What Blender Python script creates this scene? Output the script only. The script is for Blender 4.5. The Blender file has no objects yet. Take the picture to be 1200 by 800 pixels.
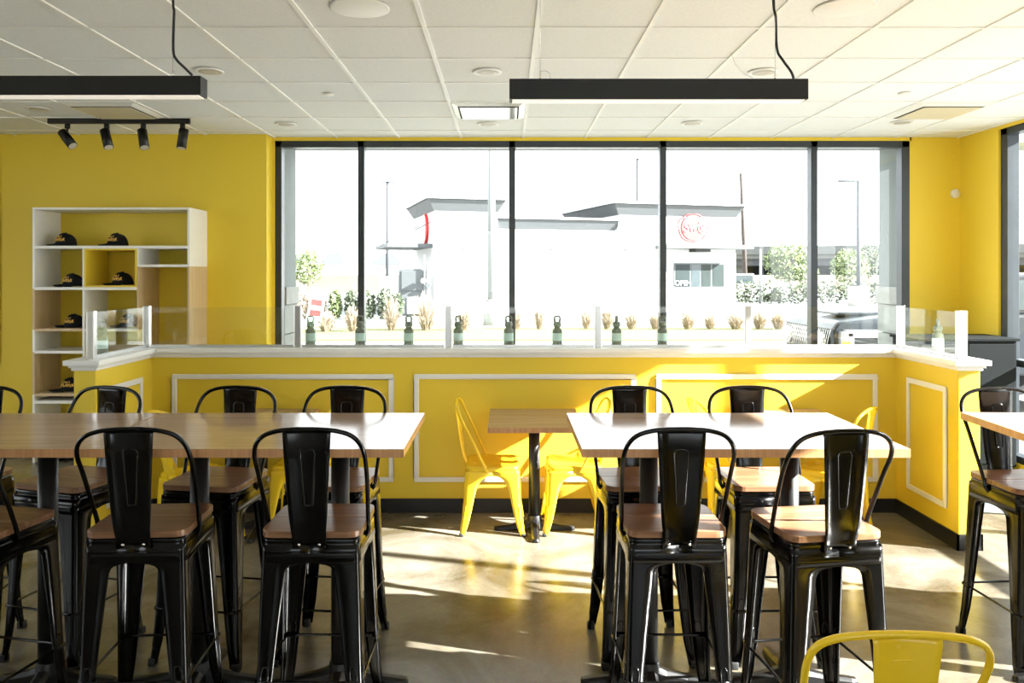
import bpy, bmesh, math, random
from mathutils import Vector, Matrix
PI = math.pi
R = math.radians
S = bpy.context.scene
COL = S.collection
random.seed(7)

# ------------------------------------------------------------------ helpers
class MB:
    """collects shapes; build() links them as ONE mesh object"""
    def __init__(self):
        self.bm = bmesh.new()
        self.mi = 0
        self.M = Matrix.Identity(4)
    def v(self, p):
        return self.bm.verts.new(self.M @ Vector(p))
    def f(self, vs, smooth=False):
        try:
            fc = self.bm.faces.new(vs)
        except ValueError:
            return None
        fc.material_index = self.mi
        fc.smooth = smooth
        return fc
    def box(self, x0, x1, y0, y1, z0, z1):
        c = [self.v((x, y, z)) for z in (z0, z1) for y in (y0, y1) for x in (x0, x1)]
        for q in ((0,2,3,1), (4,5,7,6), (0,1,5,4), (2,6,7,3), (0,4,6,2), (1,3,7,5)):
            self.f([c[i] for i in q])
        return self
    def cbox(self, cx, cy, cz, sx, sy, sz):
        return self.box(cx-sx/2, cx+sx/2, cy-sy/2, cy+sy/2, cz-sz/2, cz+sz/2)
    def loft(self, rings, closed=True, caps=True, smooth=False):
        rv = [[self.v(p) for p in r] for r in rings]
        n = len(rv[0])
        for a, b in zip(rv, rv[1:]):
            for i in range(n if closed else n-1):
                j = (i+1) % n
                self.f([a[i], a[j], b[j], b[i]], smooth)
        if caps and closed:
            self.f(list(reversed(rv[0]))); self.f(rv[-1])
        return rv
    def lofts(self, *a, **k):
        self.loft(*a, **k); return self
    def cyl(self, p0, p1, r0, r1=None, seg=16, caps=True, smooth=True):
        r1 = r0 if r1 is None else r1
        p0, p1 = Vector(p0), Vector(p1)
        d = (p1-p0).normalized()
        u = d.orthogonal().normalized(); w = d.cross(u)
        rings = []
        for p, r in ((p0, r0), (p1, r1)):
            rings.append([p + (u*math.cos(2*PI*i/seg) + w*math.sin(2*PI*i/seg))*r for i in range(seg)])
        self.loft(rings, True, caps, smooth)
        return self
    def tube(self, pts, r, seg=8, closed=False, smooth=True):
        pts = [Vector(p) for p in pts]
        n = len(pts)
        rings = []; u = None
        for i, p in enumerate(pts):
            if closed: d = pts[(i+1) % n] - pts[i-1]
            else: d = pts[min(i+1, n-1)] - pts[max(i-1, 0)]
            d.normalize()
            if u is None: u = d.orthogonal().normalized()
            else:
                u = u - d*u.dot(d)
                u.normalize()
            w = d.cross(u)
            rr = r[i] if isinstance(r, (list, tuple)) else r
            rings.append([p + (u*math.cos(2*PI*k/seg) + w*math.sin(2*PI*k/seg))*rr for k in range(seg)])
        if closed: rings.append(rings[0])
        self.loft(rings, True, not closed, smooth)
        return self
    def lathe(self, prof, c=(0,0,0), seg=24, smooth=True):
        rings = [[(c[0]+r*math.cos(2*PI*i/seg), c[1]+r*math.sin(2*PI*i/seg), c[2]+z) for i in range(seg)] for r, z in prof]
        self.loft(rings, True, True, smooth)
        return self
    def prism(self, poly, z0, z1):
        self.loft([[(x, y, z0) for x, y in poly], [(x, y, z1) for x, y in poly]], True, True)
        return self
    def build(self, name, mats, parent=None, bevel=0, solid=0, sub=0, loc=None, smooth_all=False, seg=2):
        bm = self.bm
        bmesh.ops.remove_doubles(bm, verts=bm.verts, dist=1e-6)
        bmesh.ops.recalc_face_normals(bm, faces=bm.faces)
        me = bpy.data.meshes.new(name)
        if smooth_all:
            for fc in bm.faces: fc.smooth = True
        bm.to_mesh(me); bm.free()
        o = bpy.data.objects.new(name, me)
        COL.objects.link(o)
        for m in (mats if isinstance(mats, (list, tuple)) else [mats]): me.materials.append(m)
        if parent: o.parent = parent
        if loc: o.location = loc
        if solid:
            m = o.modifiers.new('s', 'SOLIDIFY'); m.thickness = solid; m.offset = 0
        if bevel:
            m = o.modifiers.new('b', 'BEVEL'); m.width = bevel; m.segments = seg; m.limit_method = 'ANGLE'; m.angle_limit = R(40)
        if sub:
            m = o.modifiers.new('u', 'SUBSURF'); m.levels = sub; m.render_levels = sub
        return o

def thing(name, label, cat, loc=(0,0,0), rz=0, group=None):
    o = bpy.data.objects.new(name, None); COL.objects.link(o)
    o.empty_display_size = .1
    o.location = loc; o.rotation_euler = (0, 0, rz)
    o['label'] = label; o['category'] = cat
    if group: o['group'] = group
    return o
def tag(o, label, cat, group=None, kind=None):
    o['label'] = label; o['category'] = cat
    if group: o['group'] = group
    if kind: o['kind'] = kind
    return o
def struct(o, label=None):
    o['kind'] = 'structure'
    if label: o['label'] = label
    return o
def children(o):
    return [c for c in bpy.data.objects if c.parent == o]
def copy_tree(o, parent=None):
    c = o.copy(); COL.objects.link(c)
    if parent: c.parent = parent
    for ch in children(o): copy_tree(ch, c)
    return c
def clone(proto, first, label, loc, rz, group):
    o = proto if first else copy_tree(proto)
    o.location = loc; o.rotation_euler = (0, 0, rz); o['label'] = label; o['group'] = group
    return o

# ------------------------------------------------------------------ materials
def mat(name, col, rough=.5, metal=0, spec=.5, coat=0, bump=0, bscale=200, noise=0, nscale=5, trans=0, emis=None, estr=0, stretch=None, rvar=0):
    m = bpy.data.materials.new(name); m.use_nodes = True
    nt = m.node_tree; b = nt.nodes['Principled BSDF']
    b.inputs['Base Color'].default_value = (*col, 1)
    b.inputs['Roughness'].default_value = rough
    b.inputs['Metallic'].default_value = metal
    b.inputs['Specular IOR Level'].default_value = spec
    b.inputs['Coat Weight'].default_value = coat
    if trans: b.inputs['Transmission Weight'].default_value = trans
    if emis:
        b.inputs['Emission Color'].default_value = (*emis, 1); b.inputs['Emission Strength'].default_value = estr
    tc = nt.nodes.new('ShaderNodeTexCoord')
    mp = nt.nodes.new('ShaderNodeMapping')
    nt.links.new(tc.outputs['Object'], mp.inputs['Vector'])
    if stretch: mp.inputs['Scale'].default_value = stretch
    if noise or rvar:
        n = nt.nodes.new('ShaderNodeTexNoise'); n.inputs['Scale'].default_value = nscale; n.inputs['Detail'].default_value = 6
        nt.links.new(mp.outputs['Vector'], n.inputs['Vector'])
        if noise:
            r = nt.nodes.new('ShaderNodeValToRGB')
            r.color_ramp.elements[0].position = .3; r.color_ramp.elements[1].position = .7
            r.color_ramp.elements[0].color = (*[max(0, c*(1-noise)) for c in col], 1)
            r.color_ramp.elements[1].color = (*[min(1, c*(1+noise)) for c in col], 1)
            nt.links.new(n.outputs['Fac'], r.inputs['Fac']); nt.links.new(r.outputs['Color'], b.inputs['Base Color'])
        if rvar:
            mr = nt.nodes.new('ShaderNodeMapRange')
            mr.inputs['To Min'].default_value = rough-rvar; mr.inputs['To Max'].default_value = rough+rvar
            nt.links.new(n.outputs['Fac'], mr.inputs['Value']); nt.links.new(mr.outputs['Result'], b.inputs['Roughness'])
    if bump:
        n2 = nt.nodes.new('ShaderNodeTexNoise'); n2.inputs['Scale'].default_value = bscale; n2.inputs['Detail'].default_value = 3
        nt.links.new(mp.outputs['Vector'], n2.inputs['Vector'])
        bp = nt.nodes.new('ShaderNodeBump'); bp.inputs['Strength'].default_value = bump; bp.inputs['Distance'].default_value = .002
        nt.links.new(n2.outputs['Fac'], bp.inputs['Height']); nt.links.new(bp.outputs['Normal'], b.inputs['Normal'])
    return m

def wood(name, c1, c2, rough=.35, axis='X', fine=1.0, spec=.5):
    m = bpy.data.materials.new(name); m.use_nodes = True
    nt = m.node_tree; b = nt.nodes['Principled BSDF']; b.inputs['Roughness'].default_value = rough
    b.inputs['Specular IOR Level'].default_value = spec
    tc = nt.nodes.new('ShaderNodeTexCoord'); mp = nt.nodes.new('ShaderNodeMapping')
    sc = {'X': (.9, 26, 26), 'Y': (26, .9, 26), 'Z': (26, 26, .9)}[axis]
    mp.inputs['Scale'].default_value = [s*fine for s in sc]
    nt.links.new(tc.outputs['Object'], mp.inputs['Vector'])
    n = nt.nodes.new('ShaderNodeTexNoise'); n.inputs['Scale'].default_value = 1.6; n.inputs['Detail'].default_value = 8; n.inputs['Roughness'].default_value = .62
    n.inputs['Distortion'].default_value = .6
    nt.links.new(mp.outputs['Vector'], n.inputs['Vector'])
    r = nt.nodes.new('ShaderNodeValToRGB'); e = r.color_ramp.elements
    e[0].position = .32; e[0].color = (*c1, 1); e[1].position = .68; e[1].color = (*c2, 1)
    nt.links.new(n.outputs['Fac'], r.inputs['Fac']); nt.links.new(r.outputs['Color'], b.inputs['Base Color'])
    return m

def glassy(name, tint=(1,1,1), refl=1.0, base=.04):
    m = bpy.data.materials.new(name); m.use_nodes = True
    nt = m.node_tree; nt.nodes.clear()
    out = nt.nodes.new('ShaderNodeOutputMaterial'); mix = nt.nodes.new('ShaderNodeMixShader')
    tr = nt.nodes.new('ShaderNodeBsdfTransparent'); tr.inputs['Color'].default_value = (*tint, 1)
    gl = nt.nodes.new('ShaderNodeBsdfGlossy'); gl.inputs['Roughness'].default_value = .01
    lw = nt.nodes.new('ShaderNodeLayerWeight'); lw.inputs['Blend'].default_value = .5
    pw = nt.nodes.new('ShaderNodeMath'); pw.operation = 'POWER'; pw.inputs[1].default_value = 4.5
    ml = nt.nodes.new('ShaderNodeMath'); ml.operation = 'MULTIPLY_ADD'; ml.inputs[1].default_value = .9*refl; ml.inputs[2].default_value = base
    nt.links.new(lw.outputs['Facing'], pw.inputs[0]); nt.links.new(pw.outputs[0], ml.inputs[0]); nt.links.new(ml.outputs[0], mix.inputs['Fac'])
    nt.links.new(tr.outputs[0], mix.inputs[1]); nt.links.new(gl.outputs[0], mix.inputs[2]); nt.links.new(mix.outputs[0], out.inputs['Surface'])
    return m

YEL = (.78, .572, .045)
M = {}
M['wall'] = mat('yellow_wall_paint', YEL, .5, bump=.15, bscale=120, spec=.35)
M['white'] = mat('white_trim_paint', (.82, .81, .77), .38, noise=.02)
M['plain_wall'] = mat('light_wall', (.55, .54, .50), .7, bump=.1)
M['black_base'] = mat('black_base_vinyl', (.012, .012, .013), .4, noise=.2)
M['frame'] = mat('dark_bronze_frame', (.035, .042, .048), .35, metal=.3, noise=.1)
M['tile'] = mat('ceiling_tile', (.78, .80, .79), .9, bump=.55, bscale=110, noise=.035, nscale=60, spec=.1)
M['grid'] = mat('white_ceiling_grid', (.80, .80, .76), .5, noise=.02)
M['black_metal'] = mat('black_gloss_metal', (.0013, .0013, .0014), .17, spec=.33, coat=.0, rvar=.05, nscale=20)
M['rubber'] = mat('black_rubber', (.02, .02, .02), .7, noise=.2)
M['iron'] = mat('black_cast_iron', (.004, .004, .004), .42, bump=.2, bscale=300)
M['yellow_metal'] = mat('yellow_gloss_metal', (.88, .59, .02), .26, spec=.45, coat=.08, rvar=.04, nscale=15)
M['chrome'] = mat('chrome', (.8, .78, .72), .18, metal=1, noise=.05)
M['alu'] = mat('brushed_aluminium', (.62, .62, .61), .32, metal=.85, noise=.05, stretch=(40, 40, 1))
M['table_top'] = wood('light_wood_laminate', (.37, .245, .165), (.50, .35, .245), .15, 'X')
M['table_edge'] = wood('wood_laminate_edge', (.46, .22, .09), (.62, .33, .15), .4, 'Z', 1.5)
M['seat_wood'] = wood('walnut_seat_wood', (.15, .066, .030), (.34, .18, .095), .32, 'X', 1.3)
M['shelf_wood'] = wood('pale_shelf_wood', (.50, .36, .19), (.62, .46, .27), .5, 'Z')
M['cap_black'] = mat('black_cap_cloth', (.01, .01, .011), .85, bump=.5, bscale=900, spec=.2)
M['stitch'] = mat('gold_stitching', (.85, .52, .10), .6, bump=.4, bscale=900)
M['pane'] = glassy('window_glass', (.98, .99, .985), .7, .035)
M['screen'] = glassy('partition_glass', (.97, .985, .975), 1.0, .05)
M['grey_box'] = mat('charcoal_laminate', (.010, .0125, .0135), .6, spec=.08, noise=.06, nscale=3)
M['mat'] = mat('grey_entrance_mat', (.10, .115, .13), .95, noise=.45, nscale=60, bump=1, bscale=300)
M['plastic'] = mat('white_plastic', (.78, .77, .72), .45, noise=.02)
M['dark_hole'] = mat('dark_recess', (.03, .03, .03), .8, noise=.2)
M['lamp_off'] = mat('frosted_lens', (.42, .39, .31), .5, emis=(1, .9, .7), estr=.05, noise=.02)
M['lens_on'] = mat('pendant_diffuser', (.9, .88, .84), .5, emis=(1, .93, .82), estr=.35, noise=.02)
M['concrete_out'] = mat('pale_concrete_paving', (.20, .205, .20), .85, noise=.08, nscale=.6)
M['stucco'] = mat('white_stucco', (.60, .60, .59), .85, noise=.02, bump=.2)
M['pier'] = mat('grey_green_render', (.19, .215, .205), .85, noise=.05, bump=.2)
M['stone'] = mat('limestone_block', (.33, .335, .31), .85, noise=.1, nscale=8)
M['cornice'] = mat('grey_cornice_metal', (.075, .082, .086), .6, noise=.04)
M['lawn'] = mat('lawn_grass', (.12, .125, .05), .9, noise=.3, nscale=14, bump=1, bscale=80)
M['dry'] = mat('dry_grass', (.34, .27, .20), .9, noise=.2)
M['leaf'] = mat('green_leaf', (.04, .056, .026), .6, noise=.45, nscale=2)
M['leaf2'] = mat('yellow_green_leaf', (.085, .115, .035), .6, noise=.35, nscale=2)
M['bark'] = mat('bark', (.20, .15, .10), .9, noise=.3)
M['pole'] = mat('grey_pole_metal', (.04, .044, .048), .5, noise=.05)
M['pole_w'] = mat('white_pole_metal', (.15, .16, .16), .5, noise=.05)
M['timber'] = mat('weathered_timber_pole', (.05, .04, .037), .9, noise=.2)
M['out_grey'] = mat('grey_enclosure_metal', (.09, .10, .105), .55, noise=.05)
M['red'] = mat('red_sign_face', (.5, .02, .02), .5, noise=.03)
M['pink'] = mat('pink_sign_face', (.36, .032, .032), .5, noise=.03)
M['dark_glass'] = mat('dark_window_glass', (.03, .045, .05), .08, spec=.9, noise=.1)
M['shop_glass'] = mat('green_shop_glass', (.014, .024, .024), .4, spec=.3, noise=.2, nscale=1)
M['car_white'] = mat('white_car_paint', (.78, .78, .78), .25, coat=.5, noise=.02)
M['car_blue'] = mat('slate_blue_car_paint', (.012, .017, .024), .25, coat=.35, noise=.03)
M['tyre'] = mat('tyre_rubber', (.015, .015, .015), .8, noise=.2)
M['amber'] = mat('amber_lens', (.8, .25, .03), .3, noise=.05)
M['deck'] = mat('overpass_concrete', (.11, .117, .117), .85, noise=.06, nscale=.3)
M['deck_dark'] = mat('overpass_girder', (.05, .055, .06), .85, noise=.1, nscale=.3)
M['roof'] = mat('grey_roof_shingle', (.05, .06, .075), .9, noise=.15)
M['field'] = mat('dry_field', (.17, .155, .115), .95, noise=.15, nscale=.4)
M['mint'] = mat('mint_label', (.62, .80, .73), .6, noise=.04)

def concrete_floor():
    m = bpy.data.materials.new('polished_concrete'); m.use_nodes = True
    nt = m.node_tree; b = nt.nodes['Principled BSDF']; L = nt.links.new
    tc = nt.nodes.new('ShaderNodeTexCoord')
    n1 = nt.nodes.new('ShaderNodeTexNoise'); n1.inputs['Scale'].default_value = 1.3; n1.inputs['Detail'].default_value = 9; n1.inputs['Roughness'].default_value = .62; n1.inputs['Distortion'].default_value = .8
    n2 = nt.nodes.new('ShaderNodeTexNoise'); n2.inputs['Scale'].default_value = 70; n2.inputs['Detail'].default_value = 3
    for n in (n1, n2): L(tc.outputs['Object'], n.inputs['Vector'])
    r = nt.nodes.new('ShaderNodeValToRGB'); e = r.color_ramp.elements
    e[0].position = .33; e[0].color = (.062, .048, .026, 1); e[1].position = .66; e[1].color = (.23, .21, .17, 1)
    L(n1.outputs['Fac'], r.inputs['Fac'])
    mx = nt.nodes.new('ShaderNodeMix'); mx.data_type = 'RGBA'; mx.blend_type = 'OVERLAY'; mx.inputs['Factor'].default_value = .25
    L(r.outputs['Color'], mx.inputs[6]); L(n2.outputs['Color'], mx.inputs[7]); L(mx.outputs[2], b.inputs['Base Color'])
    mr = nt.nodes.new('ShaderNodeMapRange'); mr.inputs['To Min'].default_value = .14; mr.inputs['To Max'].default_value = .34
    L(n1.outputs['Fac'], mr.inputs['Value']); L(mr.outputs['Result'], b.inputs['Roughness'])
    bp = nt.nodes.new('ShaderNodeBump'); bp.inputs['Strength'].default_value = .12; bp.inputs['Distance'].default_value = .002
    L(n2.outputs['Fac'], bp.inputs['Height']); L(bp.outputs['Normal'], b.inputs['Normal'])
    return m
M['floor'] = concrete_floor()

def bottle_mat():
    m = bpy.data.materials.new('translucent_green_plastic'); m.use_nodes = True
    nt = m.node_tree; nt.nodes.clear()
    out = nt.nodes.new('ShaderNodeOutputMaterial'); a = nt.nodes.new('ShaderNodeMixShader')
    tr = nt.nodes.new('ShaderNodeBsdfTransparent'); tr.inputs['Color'].default_value = (.55, .62, .52, 1)
    pr = nt.nodes.new('ShaderNodeBsdfPrincipled'); pr.inputs['Base Color'].default_value = (.24, .26, .20, 1); pr.inputs['Roughness'].default_value = .3
    a.inputs['Fac'].default_value = .72
    nt.links.new(tr.outputs[0], a.inputs[1]); nt.links.new(pr.outputs[0], a.inputs[2]); nt.links.new(a.outputs[0], out.inputs['Surface'])
    return m
M['bottle'] = bottle_mat()

# ------------------------------------------------------------------ camera / light / world
H = 1.72
cam = bpy.data.objects.new('camera', bpy.data.cameras.new('camera')); COL.objects.link(cam)
cam.data.sensor_width = 36; cam.data.lens = 36*915/1200
cam.data.shift_x = 7/1200; cam.data.shift_y = -80/1200
cam.location = (0, 0, H); cam.rotation_euler = (R(90), 0, 0)
cam.data.clip_end = 500; cam.data.clip_start = .05
S.camera = cam

SUN_DIR = Vector((-1, .27, -.53))
sun = bpy.data.objects.new('sun', bpy.data.lights.new('sun', 'SUN')); COL.objects.link(sun)
sun.data.energy = 42; sun.data.angle = R(.6); sun.data.color = (1, .985, .955)
sun.rotation_euler = SUN_DIR.to_track_quat('-Z', 'Y').to_euler(); sun.location = (12, -3, 9)
w = bpy.data.worlds.new('sky'); S.world = w; w.use_nodes = True
bg = w.node_tree.nodes['Background']; bg.inputs['Color'].default_value = (.92, .965, 1, 1); bg.inputs['Strength'].default_value = 3.6
S.view_settings.view_transform = 'Standard'; S.view_settings.look = 'None'; S.view_settings.gamma = 1
S.view_settings.use_curve_mapping = False
S.view_settings.exposure = .48

# ------------------------------------------------------------------ room shell
XR, YB, XL, YF, ZC = 4.46, 7.67, -6.5, -3.5, 3.05
b = MB(); b.box(XL, XR+.12, YF, YB+.15, -.12, 0); struct(b.build('floor', M['floor']))
ceil = struct(MB().box(XL, XR+.15, YF, YB+.15, ZC+.004, ZC+.10).build('ceiling', M['tile']))
b = MB()
x = .167-.61*11
while x < XR:
    if x > XL: b.box(x-.012, x+.012, YF, YB, ZC-.004, ZC+.006)
    x += .61
y = 4.235-.61*12
while y < YB:
    if y > YF: b.box(XL, XR, y-.009, y+.009, ZC-.0035, ZC+.006)
    y += .61
g = b.build('ceiling_grid', M['grid'], ceil)

# back wall: furred-out left part (closer) and window part
WX0, WX1, WZ0, WZ1 = -2.27, 3.965, .12, 3.02
b = MB(); b.box(XL, -2.30, 7.50, YB+.15, 0, ZC+.004); struct(b.build('wall_back', M['wall']))
b = MB(); b.box(-2.30, WX1+.02, YB, YB+.15, WZ1, ZC+.004); b.box(-2.30, WX0, YB, YB+.15, 0, WZ1)
b.box(WX0, WX1+.02, YB, YB+.15, 0, WZ0); b.box(WX1, XR+.15, YB, YB+.15, 0, ZC+.004)
struct(b.build('wall_back_window', M['wall']))
b = MB(); b.box(XR, XR+.15, 7.07, YB, 0, ZC+.004); b.box(XR, XR+.15, 1.25, 7.07, WZ1, ZC+.004); b.box(XR, XR+.15, 1.25, 7.07, 0, .06)
b.box(XR, XR+.15, YF, 1.25, 0, ZC+.004); struct(b.build('wall_right', M['wall']))
LY0, LY1, LZ0, LZ1 = -.5, 5.5, .5, 2.9
struct(MB().box(XL-.15, XL, YF, LY0, 0, ZC+.1).box(XL-.15, XL, LY1, YB+.15, 0, ZC+.1).box(XL-.15, XL, LY0, LY1, 0, LZ0).box(XL-.15, XL, LY0, LY1, LZ1, ZC+.1).build('wall_left', M['wall']))
w4 = MB()  # window added in the unseen left wall to brighten the left side
for yy in (LY0, LY0+1.5, LY0+3, LY0+4.5, LY1): w4.box(XL-.12, XL-.02, yy-.03, yy+.03, LZ0, LZ1)
w4.box(XL-.12, XL-.02, LY0, LY1, LZ1-.06, LZ1); w4.box(XL-.12, XL-.02, LY0, LY1, LZ0, LZ0+.06)
w4 = struct(w4.build('added_fill_window_left', M['frame'])); MB().box(XL-.08, XL-.075, LY0, LY1, LZ0+.03, LZ1-.03).build('window_pane', M['pane'], w4)
FX0, FX1, FZ0, FZ1 = -1.4, 3.4, .9, 2.8
struct(MB().box(XL-.15, FX0, YF-.15, YF, 0, ZC+.1).box(FX1, XR+.15, YF-.15, YF, 0, ZC+.1).box(FX0, FX1, YF-.15, YF, 0, FZ0).box(FX0, FX1, YF-.15, YF, FZ1, ZC+.1).build('wall_front', M['plain_wall']))
w3 = MB()  # window added behind the camera as fill light for the foreground
for xx in (FX0, FX0+1.6, FX0+3.2, FX1): w3.box(xx-.03, xx+.03, YF-.12, YF-.02, FZ0, FZ1)
w3.box(FX0, FX1, YF-.12, YF-.02, FZ1-.06, FZ1); w3.box(FX0, FX1, YF-.12, YF-.02, FZ0, FZ0+.06)
w3 = struct(w3.build('added_fill_window_front', M['frame'])); MB().box(FX0, FX1, YF-.08, YF-.075, FZ0+.03, FZ1-.03).build('window_pane', M['pane'], w3)

# back storefront window
def storefront_x(name, xs, y, z0, z1, fw=.064, dep=.11, rail=.93):
    b = MB()
    b.box(xs[0], xs[-1], y, y+dep, z1-fw, z1); b.box(xs[0], xs[-1], y, y+dep, z0, z0+fw)
    for i, xx in enumerate(xs):
        if i == 0: b.box(xx, xx+fw, y, y+dep, z0, z1)
        elif i == len(xs)-1: b.box(xx-fw*1.2, xx, y, y+dep, z0, z1)
        else: b.box(xx-fw/2, xx+fw/2, y, y+dep, z0, z1)
    b.box(xs[0], xs[-1], y, y+dep, rail-.03, rail+.03)
    w = struct(b.build(name, M['frame'], bevel=.004))
    for a, c in zip(xs, xs[1:]):
        p = MB(); p.box(a+fw*.4, c-fw*.4, y+dep*.45, y+dep*.5, z0+.03, z1-.03); p.build('window_pane', M['pane'], w)
    return w
storefront_x('window_1', [WX0, -1.425, .06, 1.545, 3.03, WX1], YB, WZ0, WZ1)
ys = [7.07, 6.34, 4.85, 3.36, 1.87, 1.25]
b = MB(); fw = .06; x0, x1 = XR+.02, XR+.13
b.box(x0, x1, ys[-1], ys[0], WZ1-fw, WZ1); b.box(x0, x1, ys[-1], ys[0], .06, .06+fw); b.box(x0, x1, ys[-1], ys[0], .90, .96)
for i, yy in enumerate(ys):
    if i == 0: b.box(x0, x1, yy-fw*1.5, yy, .06, WZ1)
    elif i == len(ys)-1: b.box(x0, x1, yy, yy+fw, .06, WZ1)
    else: b.box(x0, x1, yy-fw/2, yy+fw/2, .06, WZ1)
w2 = struct(b.build('window_2', M['frame'], bevel=.004))
for a, c in zip(ys, ys[1:]):
    MB().box(x0+.05, x0+.055, c+.02, a-.02, .08, WZ1-.03).build('window_pane', M['pane'], w2)

# baseboards
def half_wall():
    XI0, XI1, YH, YE, T, ZT = -2.55, 2.81, 5.62, 4.85, .135, 1.145
    poly = [(XI0, YE), (XI0, YH), (XI1, YH), (XI1, YE), (XI1+T, YE), (XI1+T, YH+T), (XI0-T, YH+T), (XI0-T, YE)]
    b = MB(); b.prism(poly, 0, ZT); o = b.build('wall_half_height', M['wall'], bevel=.004); struct(o)
    # cap: two stepped layers
    def ring(e, z0, z1):
        return [(XI0+e, YE-e), (XI0+e, YH-e), (XI1-e, YH-e), (XI1-e, YE-e), (XI1+T+e, YE-e), (XI1+T+e, YH+T+e), (XI0-T-e, YH+T+e), (XI0-T-e, YE-e)], z0, z1
    c = MB()
    for e, z0, z1 in ((.012, ZT-.03, ZT-.012), (.024, ZT-.012, ZT+.004), (.045, ZT+.004, ZT+.036)):
        p, a, d = ring(e, z0, z1); c.prism(p, a, d)
    struct(c.build('trim_1', M['white'], bevel=.003))
    # base
    t = .012
    p = [(XI0+t, YE-t), (XI0+t, YH-t), (XI1-t, YH-t), (XI1-t, YE-t), (XI1+T+t, YE-t), (XI1+T+t, YE+.02), (XI1-.001, YE+.001), (XI1-.001, YH-.001), (XI0+.001, YH-.001), (XI0+.001, YE+.001), (XI0-T-t, YE+.02), (XI0-T-t, YE-t)]
    bb = MB()
    bb.box(XI0+t, XI1-t, YH-t, YH-.0005, 0, .10); bb.box(XI0+.0005, XI0+t, YE-t, YH-.0005, 0, .10); bb.box(XI1-t, XI1-.0005, YE-t, YH-.0005, 0, .10)
    bb.box(XI0-T-t, XI0+t, YE-t, YE-.0005, 0, .10); bb.box(XI1-t, XI1+T+t, YE-t, YE-.0005, 0, .10); bb.box(XI1+T+.0005, XI1+T+t, YE-t, YH+T, 0, .10)
    struct(bb.build('baseboard_half_wall', M['black_base']))
    # picture frame mouldings
    def mould(axis, a0, a1, z0, z1, name):
        m = MB(); w_, d = .034, .014
        def bar(p0, p1, q0, q1):
            if axis == 'x': m.box(p0, p1, YH-d, YH-.0003, q0, q1)
            elif axis == 'r': m.box(XI1-d, XI1-.0003, p0, p1, q0, q1)
            else: m.box(XI0+.0003, XI0+d, p0, p1, q0, q1)
        bar(a0, a1, z1-w_, z1); bar(a0, a1, z0, z0+w_); bar(a0, a0+w_, z0+w_, z1-w_); bar(a1-w_, a1, z0+w_, z1-w_)
        struct(m.build(name, M['white'], bevel=.005))
    n = 2
    for a0, a1 in ((-2.40, -.81), (-.66, .93), (1.08, 2.67)): mould('x', a0, a1, .22, .995, 'trim_%d' % n); n += 1
    mould('r', 4.97, 5.46, .22, .995, 'trim_5'); mould('l', 4.97, 5.46, .22, .995, 'trim_6')
    return ZT+.036
ZCAP = half_wall()
b = MB(); b.box(-2.29, XR, YB-.012, YB-.0005, 0, .1); struct(b.build('baseboard_back', M['black_base']))
b = MB(); b.box(XL, -2.30, 7.488, 7.4995, 0, .1); struct(b.build('baseboard_left', M['black_base']))

# glass partition on the half wall
def gpart(label, pts, posts, group='glass panels on the half wall'):
    (xa, ya), (xb, yb) = pts
    t = thing('glass_partition', label, 'glass partition', ((xa+xb)/2, (ya+yb)/2, ZCAP), 0, group)
    cx, cy = (xa+xb)/2, (ya+yb)/2
    d = Vector((xb-xa, yb-ya)); L = d.length; d.normalize(); nn = Vector((-d.y, d.x))*.003
    p = [(xa-cx+nn.x, ya-cy+nn.y), (xb-cx+nn.x, yb-cy+nn.y), (xb-cx-nn.x, yb-cy-nn.y), (xa-cx-nn.x, ya-cy-nn.y)]
    MB().prism(p, .018, .292).build('glass_panel', M['screen'], t)
    nn = nn*3
    p = [(xa-cx+nn.x, ya-cy+nn.y), (xb-cx+nn.x, yb-cy+nn.y), (xb-cx-nn.x, yb-cy-nn.y), (xa-cx-nn.x, ya-cy-nn.y)]
    MB().prism(p, .0005, .018).build('bottom_channel', M['alu'], t)
    return t
PY = 5.69; XP = [-2.615, -1.515, -.42, .67, 1.76, 2.875]
def post(x, y, lab, wd=.045):
    o = MB().box(-wd/2, wd/2, -.022, .022, 0, .302).build('partition_post', M['alu'], bevel=.004, loc=(x, y, ZCAP))
    tag(o, lab, 'post', 'metal posts of the glass partition')
PX_L, PX_R = -2.615, 2.875
pl = ['post at the left inside corner of the glass partition', 'slim metal post in front of the far left window mullion', 'slim metal post left of window centre on the white ledge',
      'slim metal post right of window centre on the white ledge', 'slim metal post below the cream drive-in window outside', 'post at the right inside corner of the glass partition']
for x, l in zip(XP, pl): post(x, PY, l)
post(PX_L, 4.93, 'end post of the left glass wing, nearest the cap shelf'); post(PX_R, 4.93, 'white lit end post of the right glass wing by the charcoal cabinet', .055)
gl = ['back glass panel nearest the cap shelf corner', 'back glass panel in front of the drive-in tower outside', 'middle back glass panel on the white ledge', 'back glass panel below the dark parapet roof outside', 'back glass panel in front of the parked dark vehicle']
for (a, c), l in zip(zip(XP, XP[1:]), gl): gpart(l, ((a+.03, PY), (c-.03, PY)), None)
gpart('short glass wing at the left end of the half wall', ((PX_L, 4.96), (PX_L, PY-.03)), None)
gpart('short glass wing at the right end of the half wall', ((PX_R, 4.96), (PX_R, PY-.03)), None)

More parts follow.
